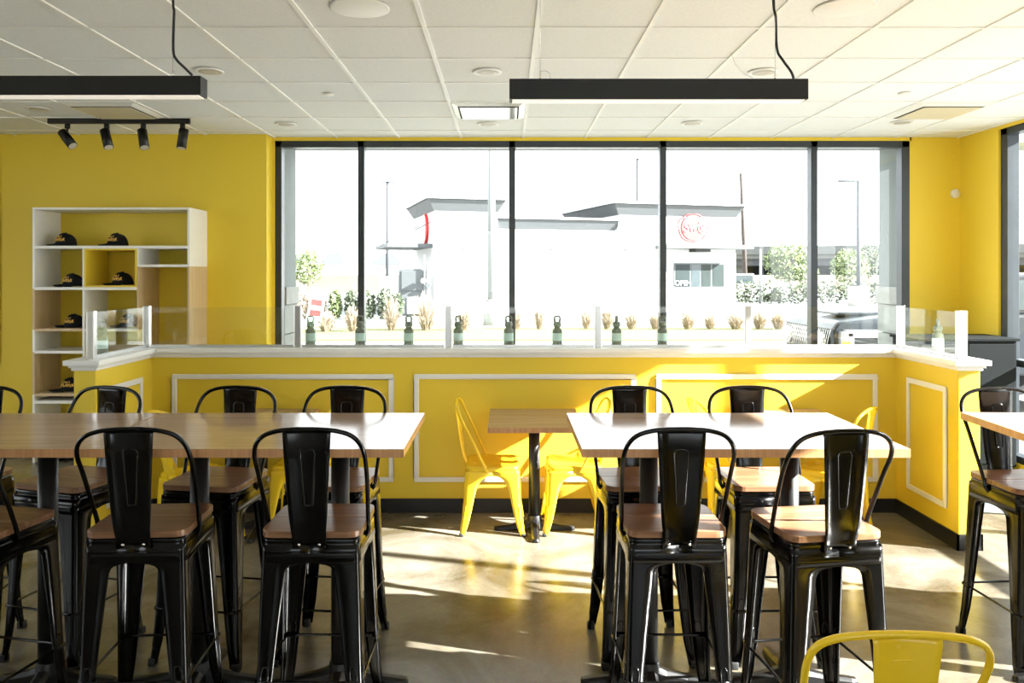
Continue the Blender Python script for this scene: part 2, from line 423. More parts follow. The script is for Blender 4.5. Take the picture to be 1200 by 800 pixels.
# bottles
def make_bottle():
    t = thing('bottle', '', 'bottle')
    MB().lathe([(.034, 0), (.0385, .003), (.0385, .020), (.036, .024), (.036, .118), (.035, .124), (.022, .138), (.0200, .143)], seg=24).build('body', M['bottle'], t)
    MB().lathe([(.0365, .044), (.0368, .045), (.0368, .100), (.0365, .101)], seg=24).build('label', M['mint'], t)
    c = MB().lathe([(.0190, .143), (.025, .148), (.029, .158), (.028, .171), (.023, .184)], seg=20).build('cap', M['bottle'], t)
    h = MB(); h.tube([(-.018, 0, .176), (-.020, 0, .213), (-.015, 0, .222), (.015, 0, .222), (.020, 0, .213), (.018, 0, .176)], .0072, 8)
    h.build('handle', M['bottle'], c)
    return t
bt = make_bottle()
bl = ['leftmost bottle with a mint label on the white ledge, beside the first window mullion', 'bottle half hidden by the first window mullion', 'bottle in front of the grey cabinets of the building outside',
      'bottle just right of the post left of centre', 'bottle at the central left window mullion', 'bottle standing near the middle of the white ledge', 'bottle with its handle turned edge on, right of a post', 'bottle behind the window mullion right of centre']
for i, (px, l) in enumerate(zip([364, 422, 479, 537, 596, 653, 722.5, 776], bl)):
    Y = 5.735; X = (px-593)*Y/915
    clone(bt, i == 0, l, (X, Y, ZCAP), [0.3, 0, 0, .5, 0, 0, 1.2, 0][i], 'translucent bottles along the half wall')
clone(bt, False, 'bottle behind the glass wing at the left end', (PX_L-.045, 5.14, ZCAP), .3, 'translucent bottles along the half wall')
clone(bt, False, 'bottle behind the glass wing at the right end', (PX_R+.045, 5.28, ZCAP), 1.2, 'translucent bottles along the half wall')

# ------------------------------------------------------------------ ceiling fittings
def cpos(px, py, z=ZC):
    Y = (z-H)*915/(320-py); return ((px-593)*Y/915, Y)
def downlight(px, py, lab, r=.095, first=[None]):
    X, Y = cpos(px, py)
    if first[0] is None:
        t = thing('recessed_downlight', lab, 'ceiling light', (X, Y, ZC))
        MB().lathe([(r*.72, -.001), (r*.76, -.008), (r*.97, -.009), (r, -.004), (r, 0)], seg=32).build('trim_ring', M['plastic'], t)
        MB().lathe([(r*.70, -.0092), (r*.45, -.0094), (.001, -.0095)], seg=32).build('lens', M['lamp_off'], t)
        MB().lathe([(r*.745, -.0088), (r*.70, -.0093), (.001, -.0091)], seg=32).build('reflector', mat('warm_reflector', (.36, .33, .24), .3, noise=.05), t)
        first[0] = t
    else: t = copy_tree(first[0])
    t.location = (X, Y, ZC); t['label'] = lab; t['group'] = 'recessed ceiling downlights'
for a in ((245, 83, 'downlight just right of the left hanging bar light'), (571, 84, 'downlight left of the thin pendant wire at centre'), (894, 84, 'downlight behind the right end of the centre hanging bar light'),
          (45, 127, 'downlight above the left end of the black spotlight track'), (335, 145, 'small looking downlight above the left edge of the big window'), (572, 145, 'downlight just behind the glossy square air vent'),
          (811, 144, 'downlight above the window right of centre'), (1057, 143, 'downlight near the right hand corner by the far air vent')): downlight(*a)
def disc(px, py, r, name, lab, cat, group, h=.006):
    X, Y = cpos(px, py)
    o = MB().lathe([(r, 0), (r, -h*.6), (r*.97, -h), (r*.93, -h*.9), (r*.90, -h*1.1), (.001, -h*1.3)], seg=40).build(name, M['plastic'], loc=(X, Y, ZC))
    tag(o, lab, cat, group)
disc(422, 9, .147, 'ceiling_speaker', 'round white ceiling speaker at top left of centre', 'speaker', 'round ceiling speakers')
disc(990, 9, .147, 'ceiling_speaker', 'round white ceiling speaker at top right', 'speaker', 'round ceiling speakers')
disc(385, 110, .04, 'sprinkler_cover', 'small white disc in the ceiling left of the window', 'sprinkler', 'small sprinkler discs', .008)
disc(1060, 109, .045, 'sprinkler_cover', 'small white disc in the ceiling before the right air vent', 'sprinkler', 'small sprinkler discs', .008)
def vent(x0, lab, shiny=False):
    x1, y0, y1 = x0+.586, 6.077, 6.663
    t = thing('ceiling_vent', lab, 'air vent', ((x0+x1)/2, (y0+y1)/2, ZC), 0, 'square ceiling air vents')
    h = .293
    f = MB()
    f.loft([[(-h, -h, -.001), (h, -h, -.001), (h, h, -.001), (-h, h, -.001)], [(-h+.05, -h+.05, -.022), (h-.05, -h+.05, -.022), (h-.05, h-.05, -.022), (-h+.05, h-.05, -.022)]], True, False)
    f.build('frame', M['chrome'] if shiny else M['plastic'], t)
    MB().box(-h+.001, h-.001, -h+.001, h-.001, -.003, -.001).build('duct_opening', mat('duct_grey', (.20, .19, .16), .7, noise=.05), t)
    MB().box(-.228, .228, -.228, .228, -.030, -.024).build('centre_panel', M['chrome'] if shiny else mat('cream_panel', (.62, .56, .40), .5, noise=.03), t, bevel=.003)
vent(-3.493+.012, 'square air vent above the black spotlight track'); vent(-.443+.012, 'shiny metal square air vent left of the centre hanging light', True); vent(3.217+.012, 'square air vent in the ceiling at right')

# pendants
def pendant(xl, xr, y, zt, zb, dep, lab, lead_x, wire_x, cord_pts, extra):
    t = thing('linear_pendant', lab, 'pendant light', ((xl+xr)/2, y+dep/2, zb), 0, 'hanging bar lights')
    cx, cy = (xl+xr)/2, y+dep/2
    MB().box(xl-cx, xr-cx, -dep/2, dep/2, .004, zt-zb).build('housing', mat('matt_black_housing', (.0045, .0045, .0045), .5, bump=.1), t, bevel=.0015)
    MB().box(xl-cx+.012, xr-cx-.012, -dep/2+.008, dep/2-.008, 0, .0045).build('diffuser', M['lens_on'], t)
    b = MB(); b.tube([(p[0]-cx, p[1]-cy, p[2]-zb) for p in cord_pts], .0055, 8)
    b.build('power_cord', M['rubber'], t)
    for i in (1, 3):
        p = cord_pts[i]; MB().cbox(p[0]-cx+.012, p[1]-cy, p[2]-zb, .03, .008, .006).build('cable_tie', M['rubber'], t)
    for xx in wire_x:
        MB().cyl((xx-cx, 0, zt-zb), (xx-cx, 0, ZC-zb), .0012, seg=6).build('suspension_wire', M['chrome'], t)
        MB().cyl((xx-cx, 0, zt-zb), (xx-cx, 0, zt-zb+.03), .004, seg=8).build('wire_gripper', M['chrome'], t)
    for pts in extra:
        MB().tube([(p[0]-cx, p[1]-cy, p[2]-zb) for p in pts], .0012, 5).build('loose_wire', M['chrome'], t)
Yp = 3.22; zc = lambda py, Y=Yp+.04: H+(320-py)*Y/915
xc = lambda px, Y=Yp+.04: (px-593)*Y/915
def smoothpts(P, n=4):
    out = []
    for i in range(len(P)-1):
        p0, p1, p2, p3 = P[max(i-1, 0)], P[i], P[i+1], P[min(i+2, len(P)-1)]
        for k in range(n):
            t = k/n
            out.append(tuple(.5*((2*p1[j])+(-p0[j]+p2[j])*t+(2*p0[j]-5*p1[j]+4*p2[j]-p3[j])*t*t+(-p0[j]+3*p1[j]-3*p2[j]+p3[j])*t**3) for j in range(3)))
    out.append(tuple(P[-1])); return out
def cord(pp): return [(xc(a), Yp+.04, zc(c)) for a, c in pp]
def pcord(pp):
    c = [(xc(a), Yp+.04, min(zc(q), ZC)) for a, q in pp]
    return c
pendant((597-593)*Yp/915, (947.5-593)*Yp/915, Yp, H+228*Yp/915, H+203*Yp/915, .075, 'black linear pendant light hanging at centre above the right bar table', 0,
        [xc(633), xc(908)], smoothpts(pcord([(905, -60), (906.5, 5), (909, 20), (910.5, 57), (917, 70), (927, 84), (930, 92)])), [smoothpts(cord([(857, 62), (862, 75), (872, 86), (882, 91)])), smoothpts(cord([(633, 90), (633.5, 84), (639, 83), (644, 86), (645, 92)]))])
pendant(-2.55, (235-593)*Yp/915, Yp, H+231.5*Yp/915, H+208*Yp/915, .075, 'black linear pendant light at left edge, cut off by the picture side', 0,
        [xc(203), -2.3], smoothpts(pcord([(202.5, -60), (203, 5), (204, 14), (203, 58), (207, 70), (216, 79), (225, 88)])), [])

# track light
t = thing('track_light', 'black ceiling track with four swivelling spotlights near the cap shelf', 'track light', (-3.33, 6.72, ZC))
MB().box(-.61, .61, -.017, .017, -.045, -.0005).build('track', M['iron'], t, bevel=.002)
for px, ax, ay in ((79, .72, .35), (125, .38, .5), (168, .28, .55), (214, -.05, .35)):
    X = (px-593)*6.72/915+3.33
    hd = MB().cyl((X, 0, -.045), (X, 0, -.085), .022, seg=16).cyl((X, 0, -.085), (X, 0, -.12), .008, seg=10).build('mount_arm', M['iron'], t)
    d = Vector((math.sin(ax), -math.sin(ay)*.6, -math.cos(ax))).normalized()
    c = Vector((X, 0, -.175)); a = c-d*.085; e = c+d*.085
    sp = MB(); sp.cyl(a, e, .04, seg=24); sp.build('spotlight', M['iron'], t)
    MB().cyl(e, e+d*.002, .034, seg=24).build('spot_lens', M['lamp_off'], t)

# ------------------------------------------------------------------ cap shelf
SX0, SX1, SY0, SY1, SZT = -4.295, -2.87, 7.08, 7.499, 2.316
def sx(px): return (px-593)*SY0/915
def sz(py): return H+(320-py)*SY0/915
t = thing('cubby_shelf', 'tall white and pale wood cubby shelf holding black caps against the yellow wall', 'shelf', ((SX0+SX1)/2, SY0, 0))
ox = (SX0+SX1)/2
def P(name, m, x0, x1, y0, y1, z0, z1): return MB().box(x0-ox, x1-ox, y0-SY0, y1-SY0, z0, z1).build(name, m, t, bevel=.0012)
th = .02
D1, D2 = sx(98), sx(161)
Z1, Z2, Z3, Z4, Z5 = sz(289.5), sz(338), sz(386.5), sz(412.5), sz(462.5)
W_, Wd = M['white'], M['shelf_wood']
P('top_board', W_, SX0, SX1, SY0, SY1, SZT-th, SZT)
ZR = sz(312)
P('left_side_panel', W_, SX0, SX0+th, SY0, SY1, Z2, SZT-th)
P('left_side_panel', Wd, SX0, SX0+th, SY0, SY1, Z3, Z2); P('left_side_panel', W_, SX0, SX0+th, SY0, SY1, Z4, Z3); P('left_side_panel', Wd, SX0, SX0+th, SY0, SY1, Z5, Z4); P('left_side_panel', W_, SX0, SX0+th, SY0, SY1, 0, Z5)
P('right_side_panel', W_, SX1-th, SX1, SY0, SY1, ZR, SZT-th); P('right_side_panel', Wd, SX1-th, SX1, SY0, SY1, 0, ZR)
P('shelf_board', W_, SX0+th, SX1-th, SY0, SY1, Z1-.013, Z1+.013)
for z, m in ((Z2, W_), (Z3, Wd), (Z4, W_), (Z5, Wd), (.55, W_), (.06, W_)): P('shelf_board', m, SX0+th, D1-.012, SY0, SY1, z-.013, z+.013)
P('divider', W_, D1-.012, D1+.006, SY0, SY1, Z2-.013, Z1-.013); P('divider', W_, D1-.012, D1+.006, SY0, SY1, 0, Z2-.013)
P('divider', Wd, D2-.004, D2+.012, SY0, SY1, 0, ZR); P('divider', W_, D2-.004, D2+.012, SY0, SY1, ZR, Z1-.013)
for z, m in ((Z2, W_), (Z3, W_), (.95, Wd), (.45, W_), (.06, W_)): P('shelf_board', m, D1+.006, D2-.004, SY0, SY1, z-.013, z+.013)
P('shelf_board', W_, D2+.012, SX1-th, SY0, SY1, ZR-.006, ZR+.018); P('shelf_board', W_, D2+.012, SX1-th, SY0, SY1, .05, .074)
yb = MB(); a0, a1, q0, q1 = D1+.007, D2-.005, Z2+.014, Z1-.0135; tt = .014
for bx in ((a0, a1, q1-tt, q1), (a0, a1, q0, q0+tt), (a0, a0+tt, q0+tt, q1-tt), (a1-tt, a1, q0+tt, q1-tt)): yb.box(bx[0]-ox, bx[1]-ox, -.006, .40, bx[2], bx[3])
yb.build('yellow_cubby_lining', M['wall'], t)

def make_hat():
    t = thing('baseball_cap', '', 'cap')
    b = MB(); rings = []
    for k in range(9):
        a = k/8*PI/2*.985
        rr, z = math.cos(a)**.75, math.sin(a)
        rings.append([(.092*rr*math.cos(p), .085*rr*math.sin(p), .012+.112*z*(1+.05*math.cos(p-PI))) for p in [2*PI*i/28 for i in range(28)]])
    b.loft(rings, True, True, True)
    b.build('crown', M['cap_black'], t)
    MB().lathe([(.007, .124), (.006, .130), (.001, .132)], seg=10).build('top_button', M['cap_black'], t)
    # brim points to -X (and slightly to viewer): curved plate
    b = MB(); top = []; n = 12
    for j in range(5):
        s = j/4
        row = []
        for i in range(n+1):
            v = -1+2*i/n
            xe = -.055-.105*s*math.sqrt(max(0, 1-(v*.92)**2))
            row.append((xe-.03*(1-abs(v))*(1), v*.078, .030-.012*s-.022*v*v))
        top.append(row)
    b.loft(top, False, False, True)
    b.build('brim', M['cap_black'], t, solid=.004)
    # stitched lettering on the front panel, facing the viewer's side
    st = MB(); rnd = random.Random(3)
    for row, (n, z0, hh, a0, a1) in enumerate(((5, .086, .013, 203, 268), (7, .052, .026, 193, 290))):
        for i in range(n):
            aa = R(a0+(a1-a0)*(i+.2)/n); da = R((a1-a0)/n*.62)
            def pt(u, v):
                ang = aa+da*u; z = z0+hh*v; s_ = min(.999, (z-.012)/.112); rr = math.cos(math.asin(s_))**.75+.02
                return (.092*rr*math.cos(ang), .085*rr*math.sin(ang), z)
            for stroke in rnd.sample([((0,0),(0,1)), ((1,0),(1,1)), ((0,1),(1,1)), ((0,.5),(1,.5)), ((0,0),(1,0)), ((0,0),(1,1)), ((0,1),(1,0))], 3):
                st.tube([pt(*stroke[0]), pt(*stroke[1])], .0022 if row == 0 else .0034, 5)
    st.build('gold_lettering', M['stitch'], t)
    return t
hat = make_hat()
def hatpos(px, Yh=7.24): return (px-593)*Yh/915
HATS = [(77.5, Z1+.013, 'black cap at left on the long top shelf', 0), (138, Z1+.013, 'black cap at right on the long top shelf', 0), (86, Z2+.013, 'black cap in the white cubby left of the yellow cubby', 0),
        (144, Z2+.028, 'black cap inside the yellow lined cubby', 0), (88, Z3+.013, 'black cap in the upper wood sided cubby of the left column', 0), (152, Z3+.013, 'black cap seen through the left glass wing', 0),
        (84, Z5+.013, 'lowest black cap, beside the end of the half wall', .35)]
for i, (px, z, l, rz) in enumerate(HATS):
    o = clone(hat, i == 0, l, (hatpos(px), 7.24, z-.004), rz, 'black caps on the cubby shelf')

# ------------------------------------------------------------------ other room pieces
o = MB().box(-6.4, -4.70-.16, 7.47, 7.499, .86, 3.0).build('wall_board', M['wall'], bevel=.003); tag(o, 'tall yellow board on the wall left of the cubby shelf, cut off by the left edge', 'wall panel')
b = MB(); b.lathe([(.045, 0), (.045, .012), (.04, .02), (.001, .022)], seg=24)
o = b.build('thermostat', M['plastic']); o.rotation_euler = (R(90), 0, 0); o.location = (4.41, YB-.0005, 2.50); tag(o, 'small round white sensor high on the yellow wall in the corner', 'sensor')
t = thing('waste_cabinet', 'charcoal grey waste cabinet standing by the corner window', 'cabinet', (4.0, 6.95, 0))
MB().box(-.44, .40, -.22, .24, .05, 1.135).build('body', M['grey_box'], t, bevel=.003)
MB().box(-.46, .42, -.24, .26, 1.135, 1.16).build('countertop', M['grey_box'], t, bevel=.003)
MB().box(-.42, .38, -.20, .22, 0, .05).build('plinth', M['black_base'], t)
MB().box(-.425, -.025, -.229, -.2205, .08, 1.11).build('door', M['grey_box'], t, bevel=.002); MB().box(-.015, .385, -.229, -.2205, .08, 1.11).build('door', M['grey_box'], t, bevel=.002)
o = MB().box(-.55, .45, -.35, .35, .0005, .012).build('entrance_mat', M['mat'], bevel=.004, loc=(3.85, 5.85, 0)); o.rotation_euler = (0, 0, R(-14)); tag(o, 'grey textured entrance mat on the floor behind the half wall', 'mat')

# ------------------------------------------------------------------ seats
def rounded_sq(hx, hy, r, n=5, z=0):
    pts = []
    for cx, cy, a0 in ((hx-r, hy-r, 0), (-hx+r, hy-r, 90), (-hx+r, -hy+r, 180), (hx-r, -hy+r, 270)):
        for i in range(n+1):
            a = R(a0+90*i/n); pts.append((cx+r*math.cos(a), cy+r*math.sin(a), z))
    return pts
def interp(tab, z):
    for (z0, v0), (z1, v1) in zip(tab, tab[1:]):
        if (z0-z)*(z1-z) <= 0 and z0 != z1: return v0+(v1-v0)*(z-z0)/(z1-z0)
    return tab[-1][1]
def leg_mesh(sxn, syn, ctab, wtab, zs, rc=.018, lip=.008, ribz=None, ribr=.0022):
    """sheet metal corner leg: rounded L section, ctab height->corner offset, wtab height->flange width"""
    b = MB(); rings = []
    for z in zs:
        c = interp(ctab, z); w_ = interp(wtab, z); r = min(rc, w_*.55)
        ring = [(c-w_, c-lip), (c-w_, c), (c-w_+(w_-r)*.5, c), (c-r, c)]
        for k in range(1, 5):
            a = R(90-90*k/5); ring.append((c-r+r*math.cos(a), c-r+r*math.sin(a)))
        ring += [(c, c-r), (c, c-w_+(w_-r)*.5), (c, c-w_), (c-lip, c-w_)]
        rings.append([(sxn*x, syn*y, z) for x, y in ring])
    b.loft(rings, False, False, True)
    if ribz:
        z0, z1 = ribz; pts = []
        for side in (0, 1):
            loop = []
            for k in range(13):
                s = k/12; z = z0+(z1-z0)*s
                c = interp(ctab, z); w_ = interp(wtab, z)
                q = .30 if 0 < k < 12 else .42
                loop.append((z, c, w_, q))
            path = [((c-w_*q), c, z) for z, c, w_, q in loop] + [((c-w_*(1-q*.9)), c, z) for z, c, w_, q in reversed(loop)]
            path = [((x if side == 0 else y), (y if side == 0 else x), z) for x, y, z in path]
            b.tube([(sxn*x, syn*y, z) for x, y, z in path], ribr, 5, closed=True)
    return b
def loop_pts(side):
    """side profile list of (x,y,z) from the seat to top centre, mirrored"""
    right = smoothpts(side, 5)
    left = [(-x, y, z) for x, y, z in reversed(right[:-1])]
    return right+left
def splat_mesh(prof, nx=8, dish=.008):
    b = MB(); rows = []
    for (y, z, hw) in prof:
        rows.append([(hw*(-1+2*i/nx), y+dish*(1-(-1+2*i/nx)**2)-(.004 if i in (0, nx) else 0), z) for i in range(nx+1)])
    b.loft(rows, False, False, True); return b

def make_stool():
    t = thing('bar_stool', '', 'bar stool')
    ZS = .785
    b = MB(); full = rounded_sq(.182, .174, .045)
    def clip(pts, lo, hi): return [(x, min(max(y, lo), hi), z) for x, y, z in pts]
    for lo, hi in ((-.174, -.0010), (.0010, .174)):
        pts = clip(full, lo, hi)
        uniq = []
        for p in pts:
            if not uniq or (abs(p[0]-uniq[-1][0])+abs(p[1]-uniq[-1][1])) > 1e-5: uniq.append(p)
        b.loft([[(x, y, ZS-.024) for x, y, z in uniq], [(x, y, ZS) for x, y, z in uniq]], True, True)
    b.build('seat', M['seat_wood'], t, bevel=.004)
    fr = MB(); prf = [(.168, ZS-.0242), (.174, ZS-.030), (.176, ZS-.038), (.1735, ZS-.044), (.176, ZS-.050), (.178, ZS-.060), (.1795, ZS-.085), (.1805, ZS-.112)]
    rings = [[(x, y, z) for x, y, _ in rounded_sq(h, h-.006*max(0, min(1, (z-.69)/.03)), .030)] for h, z in prf]
    fr.loft(rings, True, False, True); frame = fr.build('seat_frame', M['black_metal'], t, solid=.002)
    ctab = [(.76, .1745), (.55, .1815), (.30, .1895), (.12, .198), (.03, .207), (0, .209)]
    wtab = [(.76, .1745), (.75, .1757), (.674, .1760), (.671, .150), (.666, .120), (.660, .104), (.651, .094), (.635, .088), (.40, .068), (.20, .054), (.10, .046), (0, .036)]
    zs = [.737, .71, .69, .674, .6725, .671, .669, .666, .663, .660, .655, .651, .643, .635, .5, .4, .3, .2, .12, .07, .03, .012]
    for a in (-1, 1):
        for c in (-1, 1):
            lg = leg_mesh(a, c, ctab, wtab, zs, ribz=(.07, .30)).build('leg', M['black_metal'], t, solid=.0018)
            cc = .209-.014
            MB().lofts([[(a*cc+x, c*cc+y, z) for x, y, _ in rounded_sq(h, h, .006, 3)] for h, z in ((.0165, 0), (.0175, .004), (.0175, .026), (.0155, .032))], True, True, True).build('rubber_foot', M['rubber'], lg)
    zb = .245; q = .186
    for (p0, p1) in (((-q, -q-.002), (q, -q-.002)), ((-q, q+.002), (q, q+.002)), ((-q-.002, -q), (-q-.002, q)), ((q+.002, -q), (q+.002, q))):
        a = Vector((*p0, zb)); e = Vector((*p1, zb)); d = (e-a).normalized()
        m = MB(); m.tube([a, a+d*.045, a+d*.055, e-d*.055, e-d*.045, e], [.009, .009, .0055, .0055, .009, .009], 8)
        m.build('footrest_bar', M['black_metal'], t)
    side = [(.174, -.030, .722), (.187, -.036, .748), (.189, -.052, .80), (.195, -.095, .90), (.199, -.140, .995), (.199, -.178, 1.06), (.186, -.200, 1.108), (.155, -.209, 1.140), (.105, -.214, 1.157), (.046, -.216, 1.163), (0, -.216, 1.164)]
    MB().tube(loop_pts(side), .0085, 10).build('back_hoop', M['black_metal'], t)
    prof = [(-.216, 1.160, .087), (-.220, 1.145, .086), (-.216, 1.05, .081), (-.208, .95, .075), (-.199, .85, .069), (-.194, .81, .065), (-.190, .79, .063), (-.184, .772, .062), (-.180, .755, .061), (-.179, .728, .060)]
    sp = splat_mesh(prof).build('back_splat', M['black_metal'], t, solid=.0025)
    e = MB(); up = []; z0, z1 = .885, 1.09
    def yy(z): return interp([(p[1], p[0]) for p in prof], z)+.0075
    cor = [(-.026, z1-.014), (-.022, z1-.004), (-.012, z1), (.012, z1), (.022, z1-.004), (.026, z1-.014), (.016, z0+.008), (.012, z0+.002), (.006, z0), (-.006, z0), (-.012, z0+.002), (-.016, z0+.008)]
    e.tube([(x, yy(z), z) for x, z in cor], .0042, 6, closed=True); e.build('pressed_rib', M['black_metal'], sp)
    for s in (-1, 1):
        MB().lathe([(.0055, 0), (.0055, .002), (.003, .0045), (.001, .005)], seg=12).build('bolt', M['chrome'], t)
        o = [c for c in children(t) if c.name.startswith('bolt')][-1]
        o.rotation_euler = (R(90), 0, 0); o.location = (s*.037, -.182, .741)
    return t
st = make_stool()
G1 = 'black metal bar stools with wooden seats'
sxy = lambda px, Y: (px-593)*Y/915
STOOLS = [
    (sxy(177, 2.98), 3.00, R(3), 'near stool second from the left, its back to us before the long pair of tables'),
    (sxy(375, 2.98), 3.00, R(0), 'near stool at the right end of the left pair of bar tables'),
    (sxy(785, 2.98), 3.00, R(0), 'near stool with its back to us at the left of the sunny bar table'),
    (sxy(951, 2.98), 2.965, R(8), 'near stool at the right corner of the sunny bar table, seat in full sun'),
    (sxy(-15, 2.98), 2.96, R(-12), 'near stool cut off by the left picture edge, seat corner showing'),
    (sxy(96, 3.66), 3.60, R(164), 'far stool behind the left tables, in front of the half wall end'),
    (sxy(260, 3.66), 3.60, R(172), 'far stool facing us behind the left tables, beside the first white wall moulding'),
    (sxy(394, 3.66), 3.60, R(175), 'far stool facing us at the right end of the left tables'),
    (sxy(747, 3.66), 3.60, R(183), 'far stool facing us at the left of the sunny bar table'),
    (sxy(889, 3.66), 3.60, R(181), 'far stool facing us with a sunlit seat, in the middle of the sunny bar table'),
    (sxy(-44, 3.66), 3.60, R(180), 'far stool at the left picture edge, only its hoop end showing'),
    (sxy(1198, 3.60), 3.55, R(184), 'stool facing us at the bar table cut off by the right edge'),
    (3.12, 3.55, R(181), 'second stool on the far side of the right bar table, added out of view for its floor shadow'), (3.72, 3.62, R(178), 'third stool on the far side of the right bar table, added out of view for its floor shadow'),  # both stools are unseen, added for the shadows they cast
]
for i, (x, y, rz, l) in enumerate(STOOLS):
    o = clone(st, i == 0, l, (x, y, 0), rz, G1)

def make_chair():
    t = thing('cafe_chair', '', 'chair')
    ZS = .45
    b = MB(); prf = [(.150, ZS-.004), (.165, ZS), (.174, ZS-.004), (.179, ZS-.014), (.177, ZS-.024), (.178, ZS-.034), (.180, ZS-.048)]
    rings = [[(x, y, ZS-.010) for x, y, _ in rounded_sq(.05, .05, .02)], [(x, y, ZS-.009) for x, y, _ in rounded_sq(.125, .125, .04)]]
    for h, z in prf: rings.append([(x, y, z) for x, y, _ in rounded_sq(h, h, .05)])
    b.loft(rings, True, False, True)
    b.bm.verts.ensure_lookup_table(); b.f([b.bm.verts[i] for i in range(24)])
    b.build('seat', M['yellow_metal'], t)
    ctab = [(.45, .176), (.36, .183), (.25, .188), (.12, .196), (.04, .208), (0, .216)]
    wtab = [(.45, .176), (.392, .176), (.388, .160), (.378, .135), (.362, .112), (.34, .096), (.30, .080), (.25, .070), (.15, .055), (.06, .042), (0, .030)]
    zs = [.418, .405, .392, .388, .383, .378, .370, .362, .35, .34, .32, .30, .25, .2, .15, .10, .06, .03, .008]
    for a in (-1, 1):
        for c in (-1, 1):
            lg = leg_mesh(a, c, ctab, wtab, zs, rc=.03, ribz=(.04, .2), ribr=.0018).build('leg', M['yellow_metal'], t, solid=.0018)
            cc = .216-.013
            MB().lofts([[(a*cc+x, c*cc+y, z) for x, y, _ in rounded_sq(h, h, .006, 3)] for h, z in ((.013, 0), (.0145, .012), (.0125, .018))], True, True, True).build('rubber_foot', M['rubber'], lg)
    side = [(.181, -.03, .415), (.186, -.045, .44), (.192, -.075, .50), (.206, -.130, .62), (.218, -.180, .72), (.218, -.205, .775), (.202, -.222, .815), (.165, -.236, .840), (.11, -.243, .852), (.05, -.246, .857), (0, -.246, .858)]
    MB().tube(loop_pts(side), .0095, 10).build('back_hoop', M['yellow_metal'], t)
    prof = [(-.246, .852, .082), (-.250, .835, .081), (-.236, .72, .074), (-.220, .60, .067), (-.205, .52, .062), (-.192, .475, .060), (-.182, .452, .058), (-.178, .42, .057)]
    sp = splat_mesh(prof, dish=.012).build('back_splat', M['yellow_metal'], t, solid=.0025)
    z0, z1 = .56, .79
    def yy(z): return interp([(p[1], p[0]) for p in prof], z)+.0115
    cor = [(-.034, z1-.014), (-.030, z1-.004), (-.018, z1), (.018, z1), (.030, z1-.004), (.034, z1-.014), (.026, z0+.010), (.022, z0+.002), (.012, z0), (-.012, z0), (-.022, z0+.002), (-.026, z0+.010)]
    MB().tube([(x, yy(z), z) for x, z in cor], .0035, 6, closed=True).build('pressed_rib', M['yellow_metal'], sp)
    return t
ch = make_chair()
G2 = 'yellow metal cafe chairs'
# chair faces local +Y ; rz=-90 faces +X
CH = [(-.09, 5.31, R(-90), 'yellow metal chair left of the middle cafe table, seen from the side'),
      (.455, 5.31, R(90), 'yellow metal chair right of the middle cafe table, half behind the sunny bar table'),
      (-1.98, 5.03, R(-38), 'yellow metal chair at the far left cafe table, turned and seen between two black stools'),
      (-1.375, 5.31, R(90), 'yellow metal chair right of the far left cafe table, mostly hidden by black stools'),
      (1.52, 5.32, R(-86), 'yellow metal chair left of the right cafe table, behind the sunny bar table'),
      (2.13, 5.12, R(50), 'yellow metal chair in the right corner of the half wall'),
      (.965, 1.66+.45, R(178)+PI, 'yellow metal chair in the foreground at the bottom right, its back hoop showing'),
      (1.52, 1.66+.45, R(184)+PI, 'yellow metal chair at the bottom right corner, barely in the picture')]
for i, (x, y, rz, l) in enumerate(CH): clone(ch, i == 0, l, (x, y, 0), rz, G2)

# ------------------------------------------------------------------ tables
def cross_base(parent, m, cx, cy, arm, z_hub=.10, name='cross_foot'):
    b = MB()
    for k in range(4):
        a = PI/2*k; d = Vector((math.cos(a), math.sin(a), 0)); n_ = Vector((-d.y, d.x, 0))
        rings = []
        for s, hw, z0, z1 in ((.02, .035, .012, .085), (.07, .033, .012, .062), (.55*arm, .028, .006, .040), (arm-.03, .028, 0, .028), (arm-.006, .022, 0, .024), (arm, .014, .002, .016)):
            c = Vector((cx, cy, 0))+d*s
            rings.append([c+n_*hw+Vector((0,0,z0)), c+n_*hw*.9+Vector((0,0,(z0+z1*2)/3)), c+n_*hw*.45+Vector((0,0,z1)), c-n_*hw*.45+Vector((0,0,z1)), c-n_*hw*.9+Vector((0,0,(z0+z1*2)/3)), c-n_*hw+Vector((0,0,z0))])
        b.loft(rings, True, True, False)
    b.cyl((cx, cy, .014), (cx, cy, z_hub), .052, .044, 24)
    return b.build(name, m, parent, bevel=.003)
def tabletop(hx, hy, z, th=.032):
    b = MB(); b.box(-hx, hx, -hy, hy, z-th, z)
    b.bm.faces.ensure_lookup_table(); b.bm.faces[1].material_index = 1
    return b
def make_bar():
    t = thing('bar_table', '', 'bar table')
    tabletop(.61, .375, 1.067).build('tabletop', [M['table_edge'], M['table_top']], t)
    for s in (-1, 1):
        l = MB(); l.cyl((s*.295, 0, .09), (s*.295, 0, 1.03), .038, seg=28)
        col = l.build('leg', M['iron'], t)
        MB().cbox(s*.295, 0, 1.0275, .22, .30, .010).build('top_plate', M['iron'], col)
        cross_base(col, M['iron'], s*.295, 0, .285)
    return t
bar = make_bar()
YT = 3.275
for i, (x, y, rz, l) in enumerate(((-.99, YT, 0, 'high wood-topped table, right one of the joined pair at left'), (-2.215, YT-.005, R(.6), 'high wood-topped table running out of the left picture edge'),
        (.893, YT, 0, 'high table with its top shining white blue, right of centre'), (2.725, YT-.01, R(-3.2), 'high table cut off by the right picture edge, top in bright sun'))):
    clone(bar, i == 0, l, (x, y, 0), rz, 'high bar tables')
o = clone(bar, False, 'slightly shorter high table joined to the right one, added out of view to shade the floor', (3.875, YT+.055, 0), R(-3.2), 'high bar tables'); o.scale = (.87, 1, 1)  # unseen extra table, added so its shadow darkens the floor at right
